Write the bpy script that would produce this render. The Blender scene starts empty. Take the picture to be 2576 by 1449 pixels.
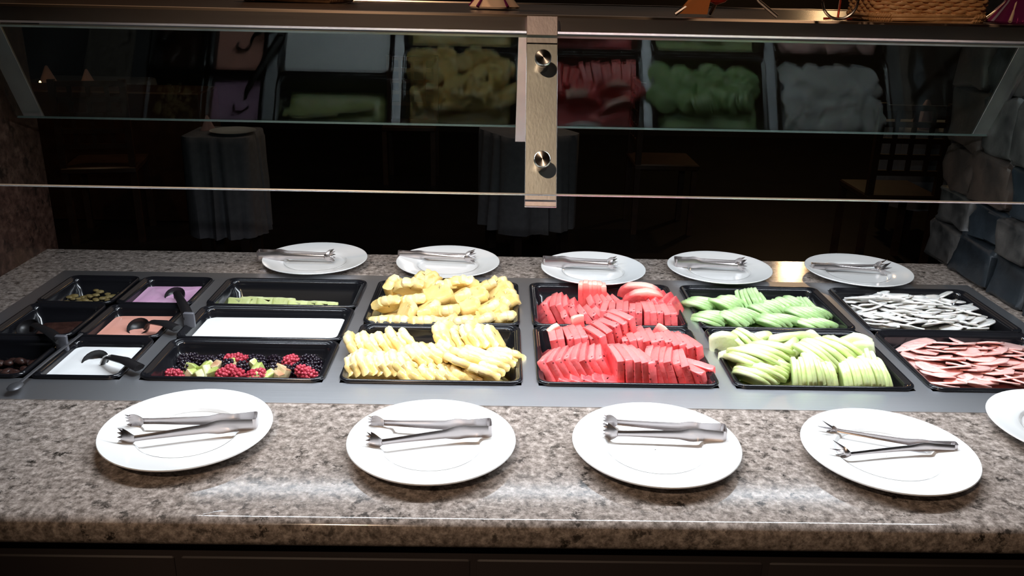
import bpy, math, random
from mathutils import Vector, Matrix, noise
PI = math.pi
random.seed(7)
SC = bpy.context.scene
COL = SC.collection
# ------------------------------------------------------------------ camera
F_PX, CX, CY = 2151.9, 1288.0, 724.5
CAM = Vector((0.2784, -1.3421, 0.6661))
PITCH, YAW, ROLL = 0.34535, 0.01654, 0.02186
_f = Vector((math.sin(YAW)*math.cos(PITCH), math.cos(YAW)*math.cos(PITCH), -math.sin(PITCH)))
_r0 = Vector((math.cos(YAW), -math.sin(YAW), 0)); _u0 = _r0.cross(_f)
_r = _r0*math.cos(ROLL) + _u0*math.sin(ROLL); _u = _u0*math.cos(ROLL) - _r0*math.sin(ROLL)
cd = bpy.data.cameras.new('camera'); cam = bpy.data.objects.new('camera', cd); COL.objects.link(cam)
cam.matrix_world = Matrix(((_r.x, _u.x, -_f.x, CAM.x), (_r.y, _u.y, -_f.y, CAM.y), (_r.z, _u.z, -_f.z, CAM.z), (0, 0, 0, 1)))
cd.sensor_fit = 'HORIZONTAL'; cd.sensor_width = 36; cd.lens = 36*F_PX/2576; cd.clip_start = .01
SC.camera = cam
def at(px, py, z):
    d = _f + _r*((px-CX)/F_PX) - _u*((py-CY)/F_PX)
    return CAM + d*((z-CAM.z)/d.z)
def aty(px, py, y):
    d = _f + _r*((px-CX)/F_PX) - _u*((py-CY)/F_PX)
    return CAM + d*((y-CAM.y)/d.y)
# ------------------------------------------------------------------ world, lights, exposure
w = bpy.data.worlds.new('world'); SC.world = w; w.use_nodes = True
w.node_tree.nodes['Background'].inputs[0].default_value = (0.8, 0.75, 0.8, 1)
w.node_tree.nodes['Background'].inputs[1].default_value = 0.018
SC.view_settings.view_transform = 'Standard'; SC.view_settings.look = 'None'
SC.view_settings.exposure = 0.0; SC.view_settings.gamma = 1.0; SC.view_settings.use_curve_mapping = False
def area(name, loc, size, power, color, rot=(0, 0, 0)):
    l = bpy.data.lights.new(name, 'AREA'); l.shape = 'RECTANGLE'; l.size, l.size_y = size
    l.energy = power; l.color = color
    o = bpy.data.objects.new(name, l); COL.objects.link(o); o.location = loc; o.rotation_euler = rot
    return o
def spot(name, loc, target, power, color, angle=60, blend=.6, radius=.03):
    l = bpy.data.lights.new(name, 'SPOT'); l.energy = power; l.color = color
    l.spot_size = math.radians(angle); l.spot_blend = blend; l.shadow_soft_size = radius
    o = bpy.data.objects.new(name, l); COL.objects.link(o); o.location = loc
    o.rotation_euler = (Vector(target)-Vector(loc)).to_track_quat('-Z', 'Y').to_euler()
    return o
COOL = (0.86, 0.93, 1.0); WARM = (1.0, 0.72, 0.50)
area('tube_light_front', (.44, .02, .5885), (1.55, .035), 17, COOL)
area('tube_light_rear', (.40, .44, .5885), (1.75, .035), 3.0, (.80, .90, 1.0))
spot('ceiling_spot_front', (-.35, -2.1, 1.9), (.45, -.25,   .1), 88, WARM, 46, .8, .02)
spot('ceiling_spot_shelf_right', (1.25, .5, 1.8), (.95, .0, .6), 46, (1, .62, .36), 46, .6, .03)
spot('ceiling_spot_shelf_left', (-.2, .5, 1.8), (-.05, .2, .6), 34, (1, .62, .36), 50, .6, .03)
spot('dining_room_spot', (-2.6, 3.2, 1.9), (-2.3, 4.3, -.2), 10, (1, .62, .38), 60, .8, .05)  # fill added to brighten the sideboard, no known fixture there
area('dining_room_glow', (.2, 3.6, 1.85), (3.0, 2.5), 6.0, (1, .80, .66))
# ------------------------------------------------------------------ materials
def nodes(name):
    m = bpy.data.materials.new(name); m.use_nodes = True
    nt = m.node_tree; return m, nt, nt.nodes['Principled BSDF']
def mat(name, col, rough=.5, metal=0, col2=None, scale=30, bump=0, bscale=None, spec=.5, sss=0, coat=0, detail=4, trans=0, ior=None, aniso=None):
    m, nt, b = nodes(name)
    b.inputs['Base Color'].default_value = (*col, 1); b.inputs['Roughness'].default_value = rough
    b.inputs['Metallic'].default_value = metal; b.inputs['Specular IOR Level'].default_value = spec
    if ior: b.inputs['IOR'].default_value = ior
    if trans: b.inputs['Transmission Weight'].default_value = trans
    if sss:
        b.inputs['Subsurface Weight'].default_value = sss; b.inputs['Subsurface Radius'].default_value = (1, .6, .4)
        b.inputs['Subsurface Scale'].default_value = .008
    if coat: b.inputs['Coat Weight'].default_value = coat; b.inputs['Coat Roughness'].default_value = .1
    tc = nt.nodes.new('ShaderNodeTexCoord')
    mp = nt.nodes.new('ShaderNodeMapping'); nt.links.new(tc.outputs['Object'], mp.inputs[0])
    if aniso: mp.inputs['Scale'].default_value = aniso
    if col2:
        n = nt.nodes.new('ShaderNodeTexNoise'); n.inputs['Scale'].default_value = scale; n.inputs['Detail'].default_value = detail
        nt.links.new(mp.outputs[0], n.inputs[0])
        r = nt.nodes.new('ShaderNodeValToRGB'); r.color_ramp.elements[0].color = (*col, 1); r.color_ramp.elements[1].color = (*col2, 1)
        r.color_ramp.elements[0].position = .35; r.color_ramp.elements[1].position = .68
        nt.links.new(n.outputs[0], r.inputs[0]); nt.links.new(r.outputs[0], b.inputs['Base Color'])
    if bump:
        n = nt.nodes.new('ShaderNodeTexNoise'); n.inputs['Scale'].default_value = bscale or scale; n.inputs['Detail'].default_value = 3
        nt.links.new(mp.outputs[0], n.inputs[0])
        bp = nt.nodes.new('ShaderNodeBump'); bp.inputs['Strength'].default_value = bump; bp.inputs['Distance'].default_value = .003
        nt.links.new(n.outputs[0], bp.inputs['Height']); nt.links.new(bp.outputs[0], b.inputs['Normal'])
    return m
def fruit(name, flesh, flesh2, edge, edge_pos, rough=.3, seeds=None, scale=60, axis=2, sss=.25, seed_scale=70, bump=.35):
    """flesh that pales towards the outer side of the cut piece (its own colour, along the piece)"""
    m, nt, b = nodes(name); L = nt.links
    b.inputs['Roughness'].default_value = rough; b.inputs['Subsurface Weight'].default_value = sss
    b.inputs['Subsurface Radius'].default_value = (1, .5, .3); b.inputs['Subsurface Scale'].default_value = .006
    tc = nt.nodes.new('ShaderNodeTexCoord'); n = nt.nodes.new('ShaderNodeTexNoise'); n.inputs['Scale'].default_value = scale
    n.inputs['Detail'].default_value = 5; L.new(tc.outputs['Object'], n.inputs[0])
    r = nt.nodes.new('ShaderNodeValToRGB'); r.color_ramp.elements[0].color = (*flesh, 1); r.color_ramp.elements[1].color = (*flesh2, 1)
    r.color_ramp.elements[0].position = .35; r.color_ramp.elements[1].position = .7; L.new(n.outputs[0], r.inputs[0])
    sp = nt.nodes.new('ShaderNodeSeparateXYZ'); L.new(tc.outputs['Generated'], sp.inputs[0])
    r2 = nt.nodes.new('ShaderNodeValToRGB'); r2.color_ramp.elements[0].color = (0, 0, 0, 1); r2.color_ramp.elements[1].color = (1, 1, 1, 1)
    r2.color_ramp.elements[0].position = edge_pos; r2.color_ramp.elements[1].position = min(1, edge_pos+.22); L.new(sp.outputs[axis], r2.inputs[0])
    mx = nt.nodes.new('ShaderNodeMixRGB'); L.new(r2.outputs[0], mx.inputs[0]); L.new(r.outputs[0], mx.inputs[1]); mx.inputs[2].default_value = (*edge, 1)
    out = mx.outputs[0]
    oi = nt.nodes.new('ShaderNodeObjectInfo'); hs = nt.nodes.new('ShaderNodeHueSaturation')
    mr = nt.nodes.new('ShaderNodeMapRange'); mr.inputs[3].default_value = .84; mr.inputs[4].default_value = 1.12
    L.new(oi.outputs['Random'], mr.inputs[0]); L.new(mr.outputs[0], hs.inputs['Value']); L.new(out, hs.inputs['Color']); out = hs.outputs[0]
    if seeds:
        v = nt.nodes.new('ShaderNodeTexVoronoi'); v.inputs['Scale'].default_value = seed_scale; L.new(tc.outputs['Object'], v.inputs[0])
        r3 = nt.nodes.new('ShaderNodeValToRGB'); r3.color_ramp.elements[0].color = (1, 1, 1, 1); r3.color_ramp.elements[1].color = (0, 0, 0, 1)
        r3.color_ramp.elements[0].position = .10; r3.color_ramp.elements[1].position = .17; L.new(v.outputs['Distance'], r3.inputs[0])
        mx2 = nt.nodes.new('ShaderNodeMixRGB'); L.new(r3.outputs[0], mx2.inputs[0]); L.new(out, mx2.inputs[1]); mx2.inputs[2].default_value = (*seeds, 1)
        out = mx2.outputs[0]
    L.new(out, b.inputs['Base Color'])
    bp = nt.nodes.new('ShaderNodeBump'); bp.inputs['Strength'].default_value = bump; bp.inputs['Distance'].default_value = .002
    n2 = nt.nodes.new('ShaderNodeTexNoise'); n2.inputs['Scale'].default_value = 180; L.new(tc.outputs['Object'], n2.inputs[0])
    L.new(n2.outputs[0], bp.inputs['Height']); L.new(bp.outputs[0], b.inputs['Normal'])
    return m
def granite(name, a, b_, c, dark, scale=1.0, rough=.12):
    m, nt, bs = nodes(name); L = nt.links
    tc = nt.nodes.new('ShaderNodeTexCoord')
    def noise_(s, d, r=.6):
        n = nt.nodes.new('ShaderNodeTexNoise'); n.inputs['Scale'].default_value = s*scale; n.inputs['Detail'].default_value = d
        n.inputs['Roughness'].default_value = r; L.new(tc.outputs['Object'], n.inputs[0]); return n
    def ramp(src, stops):
        r = nt.nodes.new('ShaderNodeValToRGB'); e = r.color_ramp.elements
        e[0].position, e[0].color = stops[0][0], (*stops[0][1], 1); e[1].position, e[1].color = stops[1][0], (*stops[1][1], 1)
        for p_, c_ in stops[2:]: k = e.new(p_); k.color = (*c_, 1)
        L.new(src, r.inputs[0]); return r
    n1 = noise_(85, 7, .75); r1 = ramp(n1.outputs[0], [(.36, a), (.50, b_), (.64, c)])
    n2 = noise_(48, 6, .72); r2 = ramp(n2.outputs[0], [(.53, (0, 0, 0)), (.60, (1, 1, 1))])
    n3 = noise_(14, 3); r3 = ramp(n3.outputs[0], [(.35, (.30, .30, .30)), (.65, (1, 1, 1))])
    mm = nt.nodes.new('ShaderNodeMixRGB'); mm.blend_type = 'MULTIPLY'; mm.inputs[0].default_value = 1
    L.new(r2.outputs[0], mm.inputs[1]); L.new(r3.outputs[0], mm.inputs[2])
    mx = nt.nodes.new('ShaderNodeMixRGB'); L.new(mm.outputs[0], mx.inputs[0]); L.new(r1.outputs[0], mx.inputs[1]); mx.inputs[2].default_value = (*dark, 1)
    L.new(mx.outputs[0], bs.inputs['Base Color']); bs.inputs['Roughness'].default_value = rough
    bs.inputs['Specular IOR Level'].default_value = .5
    return m
def glass_pane(name, tint=(.93, .97, .95)):
    m = bpy.data.materials.new(name); m.use_nodes = True; nt = m.node_tree; nt.nodes.clear(); L = nt.links
    out = nt.nodes.new('ShaderNodeOutputMaterial'); tr = nt.nodes.new('ShaderNodeBsdfTransparent'); tr.inputs[0].default_value = (*tint, 1)
    gl = nt.nodes.new('ShaderNodeBsdfGlossy'); gl.inputs['Roughness'].default_value = .0; gl.inputs[0].default_value = (1, 1, 1, 1)
    g = nt.nodes.new('ShaderNodeNewGeometry'); dt = nt.nodes.new('ShaderNodeVectorMath'); dt.operation = 'DOT_PRODUCT'
    L.new(g.outputs['Incoming'], dt.inputs[0]); L.new(g.outputs['Normal'], dt.inputs[1])
    def mth(op, a, b=None):
        n = nt.nodes.new('ShaderNodeMath'); n.operation = op
        for i, v in enumerate((a, b)):
            if v is None: continue
            if isinstance(v, (int, float)): n.inputs[i].default_value = v
            else: L.new(v, n.inputs[i])
        return n.outputs[0]
    c = mth('ABSOLUTE', dt.outputs['Value']); s = mth('POWER', mth('SUBTRACT', 1.0, c), 5.0)
    fr = mth('ADD', mth('MULTIPLY', s, .975), .021)
    mx = nt.nodes.new('ShaderNodeMixShader'); L.new(fr, mx.inputs[0]); L.new(tr.outputs[0], mx.inputs[1]); L.new(gl.outputs[0], mx.inputs[2])
    L.new(mx.outputs[0], out.inputs[0]); return m
M = {}
M['granite'] = granite('granite', (.11, .088, .074), (.27, .225, .198), (.50, .43, .385), (.030, .025, .021))
M['granite_brown'] = granite('granite_brown', (.022, .011, .008), (.045, .022, .016), (.080, .044, .032), (.008, .005, .004), .6, .35)
M['steel'] = mat('brushed_steel', (.66, .67, .71), .40, 1, (.72, .73, .76), 6, .05, 220, aniso=(.02, 1, 1))
M['steel_bracket'] = mat('steel_bracket', (.56, .49, .50), .42, 1, (.64, .57, .57), 40, .04, 300, aniso=(1, 1, .02))
M['steel_dark'] = mat('steel_dark', (.12, .12, .13), .4, .6)
M['bar'] = mat('steel_bar', (.42, .36, .32), .33, 1, (.50, .44, .40), 5, .03, 200, aniso=(.02, 1, 1))
M['tong'] = mat('tong_steel', (.50, .46, .46), .27, 1)
M['knob'] = mat('knob_steel', (.62, .58, .55), .25, 1)
_n = M['knob'].node_tree; _t = _n.nodes.new('ShaderNodeTangent'); _t.direction_type = 'RADIAL'; _t.axis = 'Z'; _n.links.new(_t.outputs[0], _n.nodes['Principled BSDF'].inputs['Tangent']); _n.nodes['Principled BSDF'].inputs['Anisotropic'].default_value = .9
M['black'] = mat('black_plastic', (.008, .008, .010), .16, 0, spec=.55)
M['blacksoft'] = mat('black_handle', (.010, .009, .010), .38)
M['greyplastic'] = mat('grey_plastic', (.10, .10, .115), .45)
M['porcelain'] = mat('porcelain', (.80, .80, .79), .14, coat=.3)
M['glass'] = glass_pane('glass')
M['glassedge'] = mat('glass_edge', (.85, .88, .90), .3, 0, spec=.8)  # pane edge with the lamp light it catches put into its colour
M['glassedge_dark'] = mat('glass_edge_dark', (.10, .12, .11), .3, 0, spec=.5)  # darker copy for the pane edges without that painted light
M['yog_white'] = mat('yogurt_white', (.86, .87, .87), .30, 0, (.90, .90, .90), 20, .2, 18)
M['yog_pink'] = mat('yogurt_pink', (.66, .36, .56), .30, 0, (.72, .43, .62), 22, .5, 26)
M['yog_coral'] = mat('yogurt_coral', (.80, .36, .27), .30, 0, (.84, .40, .32), 18, .2, 18)
M['melon'] = fruit('melon_front', (.56, .68, .28), (.66, .75, .38), (.74, .80, .50), .84, axis=2)
M['melon_pale'] = fruit('melon_pale', (.74, .80, .50), (.80, .84, .60), (.50, .68, .25), .82, axis=2)
M['melon_green'] = fruit('melon_green', (.37, .55, .23), (.43, .62, .30), (.54, .68, .40), .88, axis=2)
M['melon_yellow'] = fruit('melon_yellow', (.50, .55, .20), (.58, .62, .28), (.68, .70, .42), .85, axis=2)
M['pine'] = fruit('pineapple_flesh', (.84, .60, .20), (.88, .73, .36), (.88, .78, .48), .78, seeds=None, scale=45, axis=2)
M['pine_back'] = fruit('pineapple_flesh_soft', (.78, .55, .19), (.82, .64, .29), (.80, .68, .40), .80, scale=45, axis=2)
M['water'] = fruit('watermelon_flesh', (.71, .080, .092), (.82, .16, .165), (.84, .21, .20), .88, seeds=(.16, .015, .02), scale=50, axis=2, seed_scale=75)
M['water_rind'] = fruit('watermelon_pale_side', (.74, .09, .09), (.82, .15, .14), (.85, .48, .40), .72, scale=50, axis=2)
M['white_slice'] = fruit('white_slice_flesh', (.84, .82, .79), (.88, .87, .85), (.72, .66, .60), .97, scale=40, sss=.1)
M['pink_slice'] = fruit('pink_slice_flesh', (.90, .50, .46), (.92, .60, .56), (.92, .64, .60), .93, scale=40, sss=.1)
M['blackberry'] = mat('blackberry_skin', (.012, .007, .014), .2)
M['raspberry'] = mat('raspberry_skin', (.42, .03, .06), .32, 0, (.55, .07, .10), 90)
M['kiwi'] = fruit('kiwi_flesh', (.40, .50, .12), (.60, .64, .26), (.74, .74, .46), .75, scale=90, axis=0)
M['applebit'] = fruit('apple_flesh', (.62, .50, .28), (.70, .60, .38), (.45, .22, .12), .9, scale=60, axis=2)
M['prune'] = mat('prune_skin', (.030, .012, .010), .35, 0, (.06, .025, .018), 60, .6, 80)
M['dryleaf'] = mat('dried_fruit', (.16, .11, .035), .5, 0, (.26, .20, .08), 60, .5, 80)
M['housing'] = mat('lamp_housing', (.30, .31, .33), .5, .3)
M['diffuser'] = mat('lamp_diffuser', (.85, .87, .9), .4)
M['shelf_top'] = mat('shelf_top', (.030, .022, .020), .25)
M['dark_wood'] = mat('dark_wood', (.028, .016, .012), .42, 0, (.042, .024, .018), 9, .1, 60, aniso=(1, 1, .1))
M['cabinet'] = mat('cabinet_panel', (.030, .024, .024), .6, 0, (.036, .028, .028), 6)
M['chair_wood'] = mat('chair_wood', (.05, .022, .012), .4, 0, (.075, .034, .018), 14)
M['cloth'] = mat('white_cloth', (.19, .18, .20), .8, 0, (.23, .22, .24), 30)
M['napkin'] = mat('napkin_cloth', (.46, .27, .25), .8)
M['floor'] = mat('dark_tile_floor', (.012, .010, .010), .35, 0, (.018, .014, .013), 5)
M['wallm'] = mat('dark_wall', (.020, .015, .013), .7, 0, (.028, .020, .017), 3)
M['mortar'] = mat('mortar', (.008, .007, .006), .9, 0, (.02, .016, .014), 40, .6, 60)
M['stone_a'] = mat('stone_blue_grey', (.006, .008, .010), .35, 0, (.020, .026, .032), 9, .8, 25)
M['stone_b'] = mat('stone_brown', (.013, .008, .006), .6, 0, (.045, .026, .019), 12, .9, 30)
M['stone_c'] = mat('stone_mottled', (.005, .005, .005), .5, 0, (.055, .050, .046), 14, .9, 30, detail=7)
M['plaster'] = mat('grey_plaster', (.035, .036, .040), .5, 0, (.05, .05, .055), 8)
M['wicker'] = mat('wicker', (.50, .25, .10), .5, 0, (.66, .38, .18), 60, .3, 200)
M['wicker_dark'] = mat('wicker_dark', (.24, .11, .05), .5, 0, (.36, .18, .08), 60, .3, 200)
M['redglass'] = mat('red_glass', (.75, .10, .06), .08, 0, trans=.75, ior=1.45)
M['amberglass'] = mat('amber_glass', (.80, .30, .10), .1, 0, trans=.6, ior=1.45)
M['purpleglass'] = mat('purple_glass', (.18, .02, .10), .1, 0, trans=.3, ior=1.45)
M['creamglass'] = mat('cream_glass', (.85, .62, .45), .2)
M['candle'] = bpy.data.materials.new('candle_flame'); M['candle'].use_nodes = True
_b = M['candle'].node_tree.nodes['Principled BSDF']; _b.inputs['Emission Color'].default_value = (1, .55, .22, 1); _b.inputs['Emission Strength'].default_value = 6
M['lampglow'] = bpy.data.materials.new('lamp_glow'); M['lampglow'].use_nodes = True
_b = M['lampglow'].node_tree.nodes['Principled BSDF']; _b.inputs['Emission Color'].default_value = (1, .62, .30, 1); _b.inputs['Emission Strength'].default_value = 55
M['wetfilm'] = glass_pane('water_film', (1, 1, 1))
# ------------------------------------------------------------------ helpers
class MB:
    def __init__(s): s.v = []; s.f = []
    def add(s, vs, fs):
        n = len(s.v); s.v += [tuple(v) for v in vs]; s.f += [tuple(i+n for i in f) for f in fs]
    def box(s, a, b, bev=0):
        x0, y0, z0 = a; x1, y1, z1 = b
        if bev <= 0:
            s.add([(x0,y0,z0),(x1,y0,z0),(x1,y1,z0),(x0,y1,z0),(x0,y0,z1),(x1,y0,z1),(x1,y1,z1),(x0,y1,z1)],
                  [(0,3,2,1),(4,5,6,7),(0,1,5,4),(1,2,6,5),(2,3,7,6),(3,0,4,7)])
        else:
            def ring(z, i): return [(x0+i+bev*(1-k),y0+i+bev*(1-l),z) for k, l in ()]
            loops = []
            for z, i in ((z0, bev), (z0+bev, 0), (z1-bev, 0), (z1, bev)):
                loops.append(rrect(x0+i, y0+i, x1-i, y1-i, max(bev-i*.5, bev*.4), z, 2))
            s.loft(loops, True, True)
    def loft(s, loops, cap0=False, cap1=False, closed=True):
        n = len(loops[0]); base = len(s.v)
        for l in loops: s.v += [tuple(p) for p in l]
        for i in range(len(loops)-1):
            for j in range(n if closed else n-1):
                k = (j+1) % n
                s.f.append((base+i*n+j, base+i*n+k, base+(i+1)*n+k, base+(i+1)*n+j))
        if cap0: s.f.append(tuple(base+j for j in reversed(range(n))))
        if cap1: s.f.append(tuple(base+(len(loops)-1)*n+j for j in range(n)))
    def tube(s, pts, r, seg=6, closed=False, caps=True, rz=None):
        pts = [Vector(p) for p in pts]; n = len(pts); loops = []
        up = Vector((0, 0, 1))
        for i, p in enumerate(pts):
            if closed: t = pts[(i+1) % n]-pts[i-1]
            else: t = pts[min(i+1, n-1)]-pts[max(i-1, 0)]
            t.normalize(); a = t.cross(up)
            if a.length < .05: a = t.cross(Vector((0, 1, 0)))
            a.normalize(); b = a.cross(t)
            ri = r[i] if isinstance(r, (list, tuple)) else r
            loops.append([p+a*ri*math.cos(2*PI*k/seg)+b*(rz or 1)*ri*math.sin(2*PI*k/seg) for k in range(seg)])
        if closed: loops.append(loops[0])
        s.loft(loops, caps and not closed, caps and not closed)
    def lathe(s, prof, seg=32, c=(0, 0, 0), cap0=False, cap1=False, wob=None):
        loops = []
        for r, z in prof:
            loops.append([(c[0]+r*math.cos(2*PI*k/seg)*(wob(k/seg, z) if wob else 1), c[1]+r*math.sin(2*PI*k/seg)*(wob(k/seg, z) if wob else 1), c[2]+z) for k in range(seg)])
        s.loft(loops, cap0, cap1)
    def sphere(s, c, r, seg=8, rings=5, sc=(1, 1, 1)):
        prof = [(max(1e-4, r*math.sin(PI*i/rings)), -r*math.cos(PI*i/rings)) for i in range(rings+1)]
        loops = [[(c[0]+q*math.cos(2*PI*k/seg)*sc[0], c[1]+q*math.sin(2*PI*k/seg)*sc[1], c[2]+z*sc[2]) for k in range(seg)] for q, z in prof]
        s.loft(loops)
    def mesh(s, name, m, smooth=True, angle=None):
        me = bpy.data.meshes.new(name); me.from_pydata(s.v, [], s.f); me.materials.append(M[m] if isinstance(m, str) else m)
        me.validate()
        if smooth:
            me.shade_smooth()
            if angle: me.set_sharp_from_angle(angle=math.radians(angle))
        me.update(); return me
    def build(s, name, m, parent=None, smooth=True, angle=35):
        o = bpy.data.objects.new(name, s.mesh(name, m, smooth, angle)); COL.objects.link(o)
        if parent: o.parent = parent
        return o
def rrect(x0, y0, x1, y1, r, z, n=4):
    out = []
    for cx, cy, a in ((x1-r, y1-r, 0), (x0+r, y1-r, 90), (x0+r, y0+r, 180), (x1-r, y0+r, 270)):
        for i in range(n+1):
            t = math.radians(a+90*i/n); out.append((cx+r*math.cos(t), cy+r*math.sin(t), z))
    return out
def tag(o, label=None, cat=None, group=None, kind=None):
    if label: o['label'] = label
    if cat: o['category'] = cat
    if group: o['group'] = group
    if kind: o['kind'] = kind
    return o
def empty(name, loc, rz=0, label=None, cat=None, group=None):
    o = bpy.data.objects.new(name, None); COL.objects.link(o); o.location = loc; o.rotation_euler = (0, 0, rz)
    o.empty_display_size = .02
    return tag(o, label, cat, group)
def copy_tree(o, parent=None):
    c = o.copy(); COL.objects.link(c); c.parent = parent
    for ch in list(o.children): copy_tree(ch, c)
    return c
def struct(o): o['kind'] = 'structure'; return o

# ------------------------------------------------------------------ room shell
FZ = -.90
m = MB(); m.box((-5, -4, FZ-.1), (6, 8.0, FZ)); struct(m.build('floor', 'floor', smooth=False))
m = MB(); m.box((-5, -4, 2.0), (6, 8.0, 2.1)); struct(m.build('ceiling', 'wallm', smooth=False))
m = MB(); m.box((-5, 8.0, FZ), (6, 8.1, 2.0)); struct(m.build('wall_back', 'wallm', smooth=False))
m = MB(); m.box((-5, -4.1, FZ), (6, -4.0, 2.0)); struct(m.build('wall_front', 'wallm', smooth=False))
m = MB(); m.box((-5.1, -4, FZ), (-5.0, 8.0, 2.0)); struct(m.build('wall_left', 'wallm', smooth=False))
m = MB(); m.box((6.0, -4, FZ), (6.1, 8.0, 2.0)); struct(m.build('wall_right', 'wallm', smooth=False))

# ------------------------------------------------------------------ counter: granite top with a cut-out, cabinet, steel wells
P = .3468; WX0 = -.745; WX1 = 4*P-.012+.012; SY0, SY1 = -.073, .577
XL, XR = -.885, 1.425
counter = empty('buffet_counter', (0, 0, FZ), 0, 'long granite topped buffet counter with dark panelled front', 'counter')
def child(m_, name, mt, parent, smooth=True, angle=35):
    o = m_.build(name, mt, parent, smooth, angle); o.matrix_parent_inverse = Matrix.Translation(-Vector(parent.location)); return o
m = MB()
# front strip with bullnose edge
prof = []
for i in range(9):
    t = PI/2*i/8; prof.append((-.385-.016*math.sin(t), -.016+.016*math.cos(t)))
for i in range(7):
    t = PI/2*i/6; prof.append((-.385-.016*math.cos(t), -.029-.014*math.sin(t)))
prof = [(SY0, -.043), (SY0, 0)] + prof
m.loft([[(x, y, z) for y, z in prof] for x in (XL-1.2, XR+1.2)], True, True)
m.box((XL-.3, SY1, -.043), (XR+.3, .745, 0))
m.box((XL-.3, SY0, -.043), (WX0, SY1, 0)); m.box((1.40, SY0, -.043), (XR+.3, SY1, 0))
child(m, 'countertop', 'granite', counter, True, 40)
m = MB(); m.box((XL-1.2, -.36, FZ+.08), (XR+1.2, .70, -.17)); m.box((XL-1.2, -.30, FZ), (XR+1.2, .66, FZ+.08))
child(m, 'cabinet_body', 'steel_dark', counter, False)
m = MB(); m.box((XL-1.2, -.372, -.17), (XR+1.2, -.34, -.043)); child(m, 'top_rail', 'cabinet', counter, False)
for i in range(9):
    x0 = -1.35+i*.40
    m = MB(); m.box((x0+.004, -.374, FZ+.09), (x0+.396, -.352, -.075), .003); child(m, 'front_panel', 'cabinet', counter, True, 35)

well = empty('food_well', (0, 0, 0), 0, 'stainless steel drop-in frame holding the black food pans', 'food well')
cols = [(-.705, -.376)] + [(k*P+.004, k*P+.321) for k in (-1, 0, 1, 2, 3)]
m = MB(); T = .0015
m.box((WX0, SY0, -.02), (1.40, .004, T)); m.box((WX0, .526, -.02), (1.40, SY1, T))
xs = [WX0] + [v for c in cols for v in c] + [1.40]
for i in range(0, len(xs), 2): m.box((xs[i], .004, -.02), (xs[i+1], .526, T))
m.build('steel_frame', 'steel', well, True, 30)
for a, b in cols:
    m = MB(); l0 = rrect(a, .004, b, .526, .01, -.003, 3); l1 = rrect(a, .004, b, .526, .01, -.145, 3)
    m.loft([l0, l1], False, True); m.build('well_liner', 'steel_dark', well)

# ------------------------------------------------------------------ pans
def pan(x0, y0, x1, y1, label, depth=.065, group='black food pans in the steel wells', rad=.022):
    g = .0012; x0 += g; x1 -= g; y0 += g; y1 -= g
    o = empty('food_pan', ((x0+x1)/2, (y0+y1)/2, T), 0, label, 'food pan', group)
    hx, hy = (x1-x0)/2, (y1-y0)/2
    def L(i, z, r): return rrect(-hx+i, -hy+i, hx-i, hy-i, r, z, 5)
    m = MB()
    m.loft([L(.001, .0005, rad), L(0, .0035, rad), L(.0012, .0062, rad-.001), L(.0035, .0072, rad-.002), L(.006, .0066, rad-.003), L(.0085, .0045, rad-.004)])
    m.build('rim', 'black', o, True, 60)
    m = MB()
    m.loft([L(.0085, .0045, rad-.004), L(.0115, .0035, rad-.005), L(.0135, .0015, rad-.005), L(.0145, -.004, rad-.006), L(.0175, -.020, rad-.006), L(.0195, -.022, rad-.006),
            L(.024, -depth+.008, rad-.004), L(.031, -depth, rad-.006)], False, True)
    m.loft([L(.010, -.001, rad-.004), L(.0215, -depth+.006, rad-.002), L(.030, -depth-.003, rad-.006)], False, True)
    m.build('tray', 'black', o, True, 50)
    return o
R3 = .53/3
H2 = .268
X = lambda k: (k*P, k*P+.325)
pan(-.347, 0, -.022, R3, 'black rectangular pan of mixed berries and kiwi cubes, front row', .060)
pan(-.347, R3, -.022, 2*R3, 'black rectangular pan filled with white yogurt behind the berries', .060)
pan(-.347, 2*R3, -.022, .53, 'black rectangular pan with a few pale green melon slices', .060)
for i, nm in enumerate(('white yogurt with a ladle, front row', 'coral yogurt with a ladle, middle row', 'pink yogurt with a ladle, rear row')):
    pan(-.537, i*R3, -.374, (i+1)*R3, 'small black pan of '+nm, .060, rad=.02)
for i, nm in enumerate(('dark prunes at the front left corner', 'dark preserve at the left end, middle row', 'brownish dried fruit at the rear left corner')):
    pan(-.704, i*R3, -.541, (i+1)*R3, 'small black pan of '+nm, .060, rad=.02)
pan(*(X(0)[0], 0, X(0)[1], H2), 'large black pan of bright yellow pineapple, front row')
pan(*(X(0)[0], H2, X(0)[1], .53), 'large black pan of pineapple heaped above its rim, rear row')
pan(*(X(1)[0], 0, X(1)[1], H2), 'large black pan of stacked watermelon, front row')
pan(*(X(1)[0], H2, X(1)[1], .53), 'large black pan of watermelon, rear row')
pan(*(X(2)[0], 0, X(2)[1], H2), 'large black pan of pale green melon, front row')
pan(*(X(2)[0], H2, X(2)[1], .53), 'large black pan of deep green melon fans, rear row')
pan(*(X(3)[0], 0, X(3)[1], H2), 'large black pan of thin pink slices at the front right end')
pan(*(X(3)[0], H2, X(3)[1], .53), 'large black pan of thin white slices at the rear right end')

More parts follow.
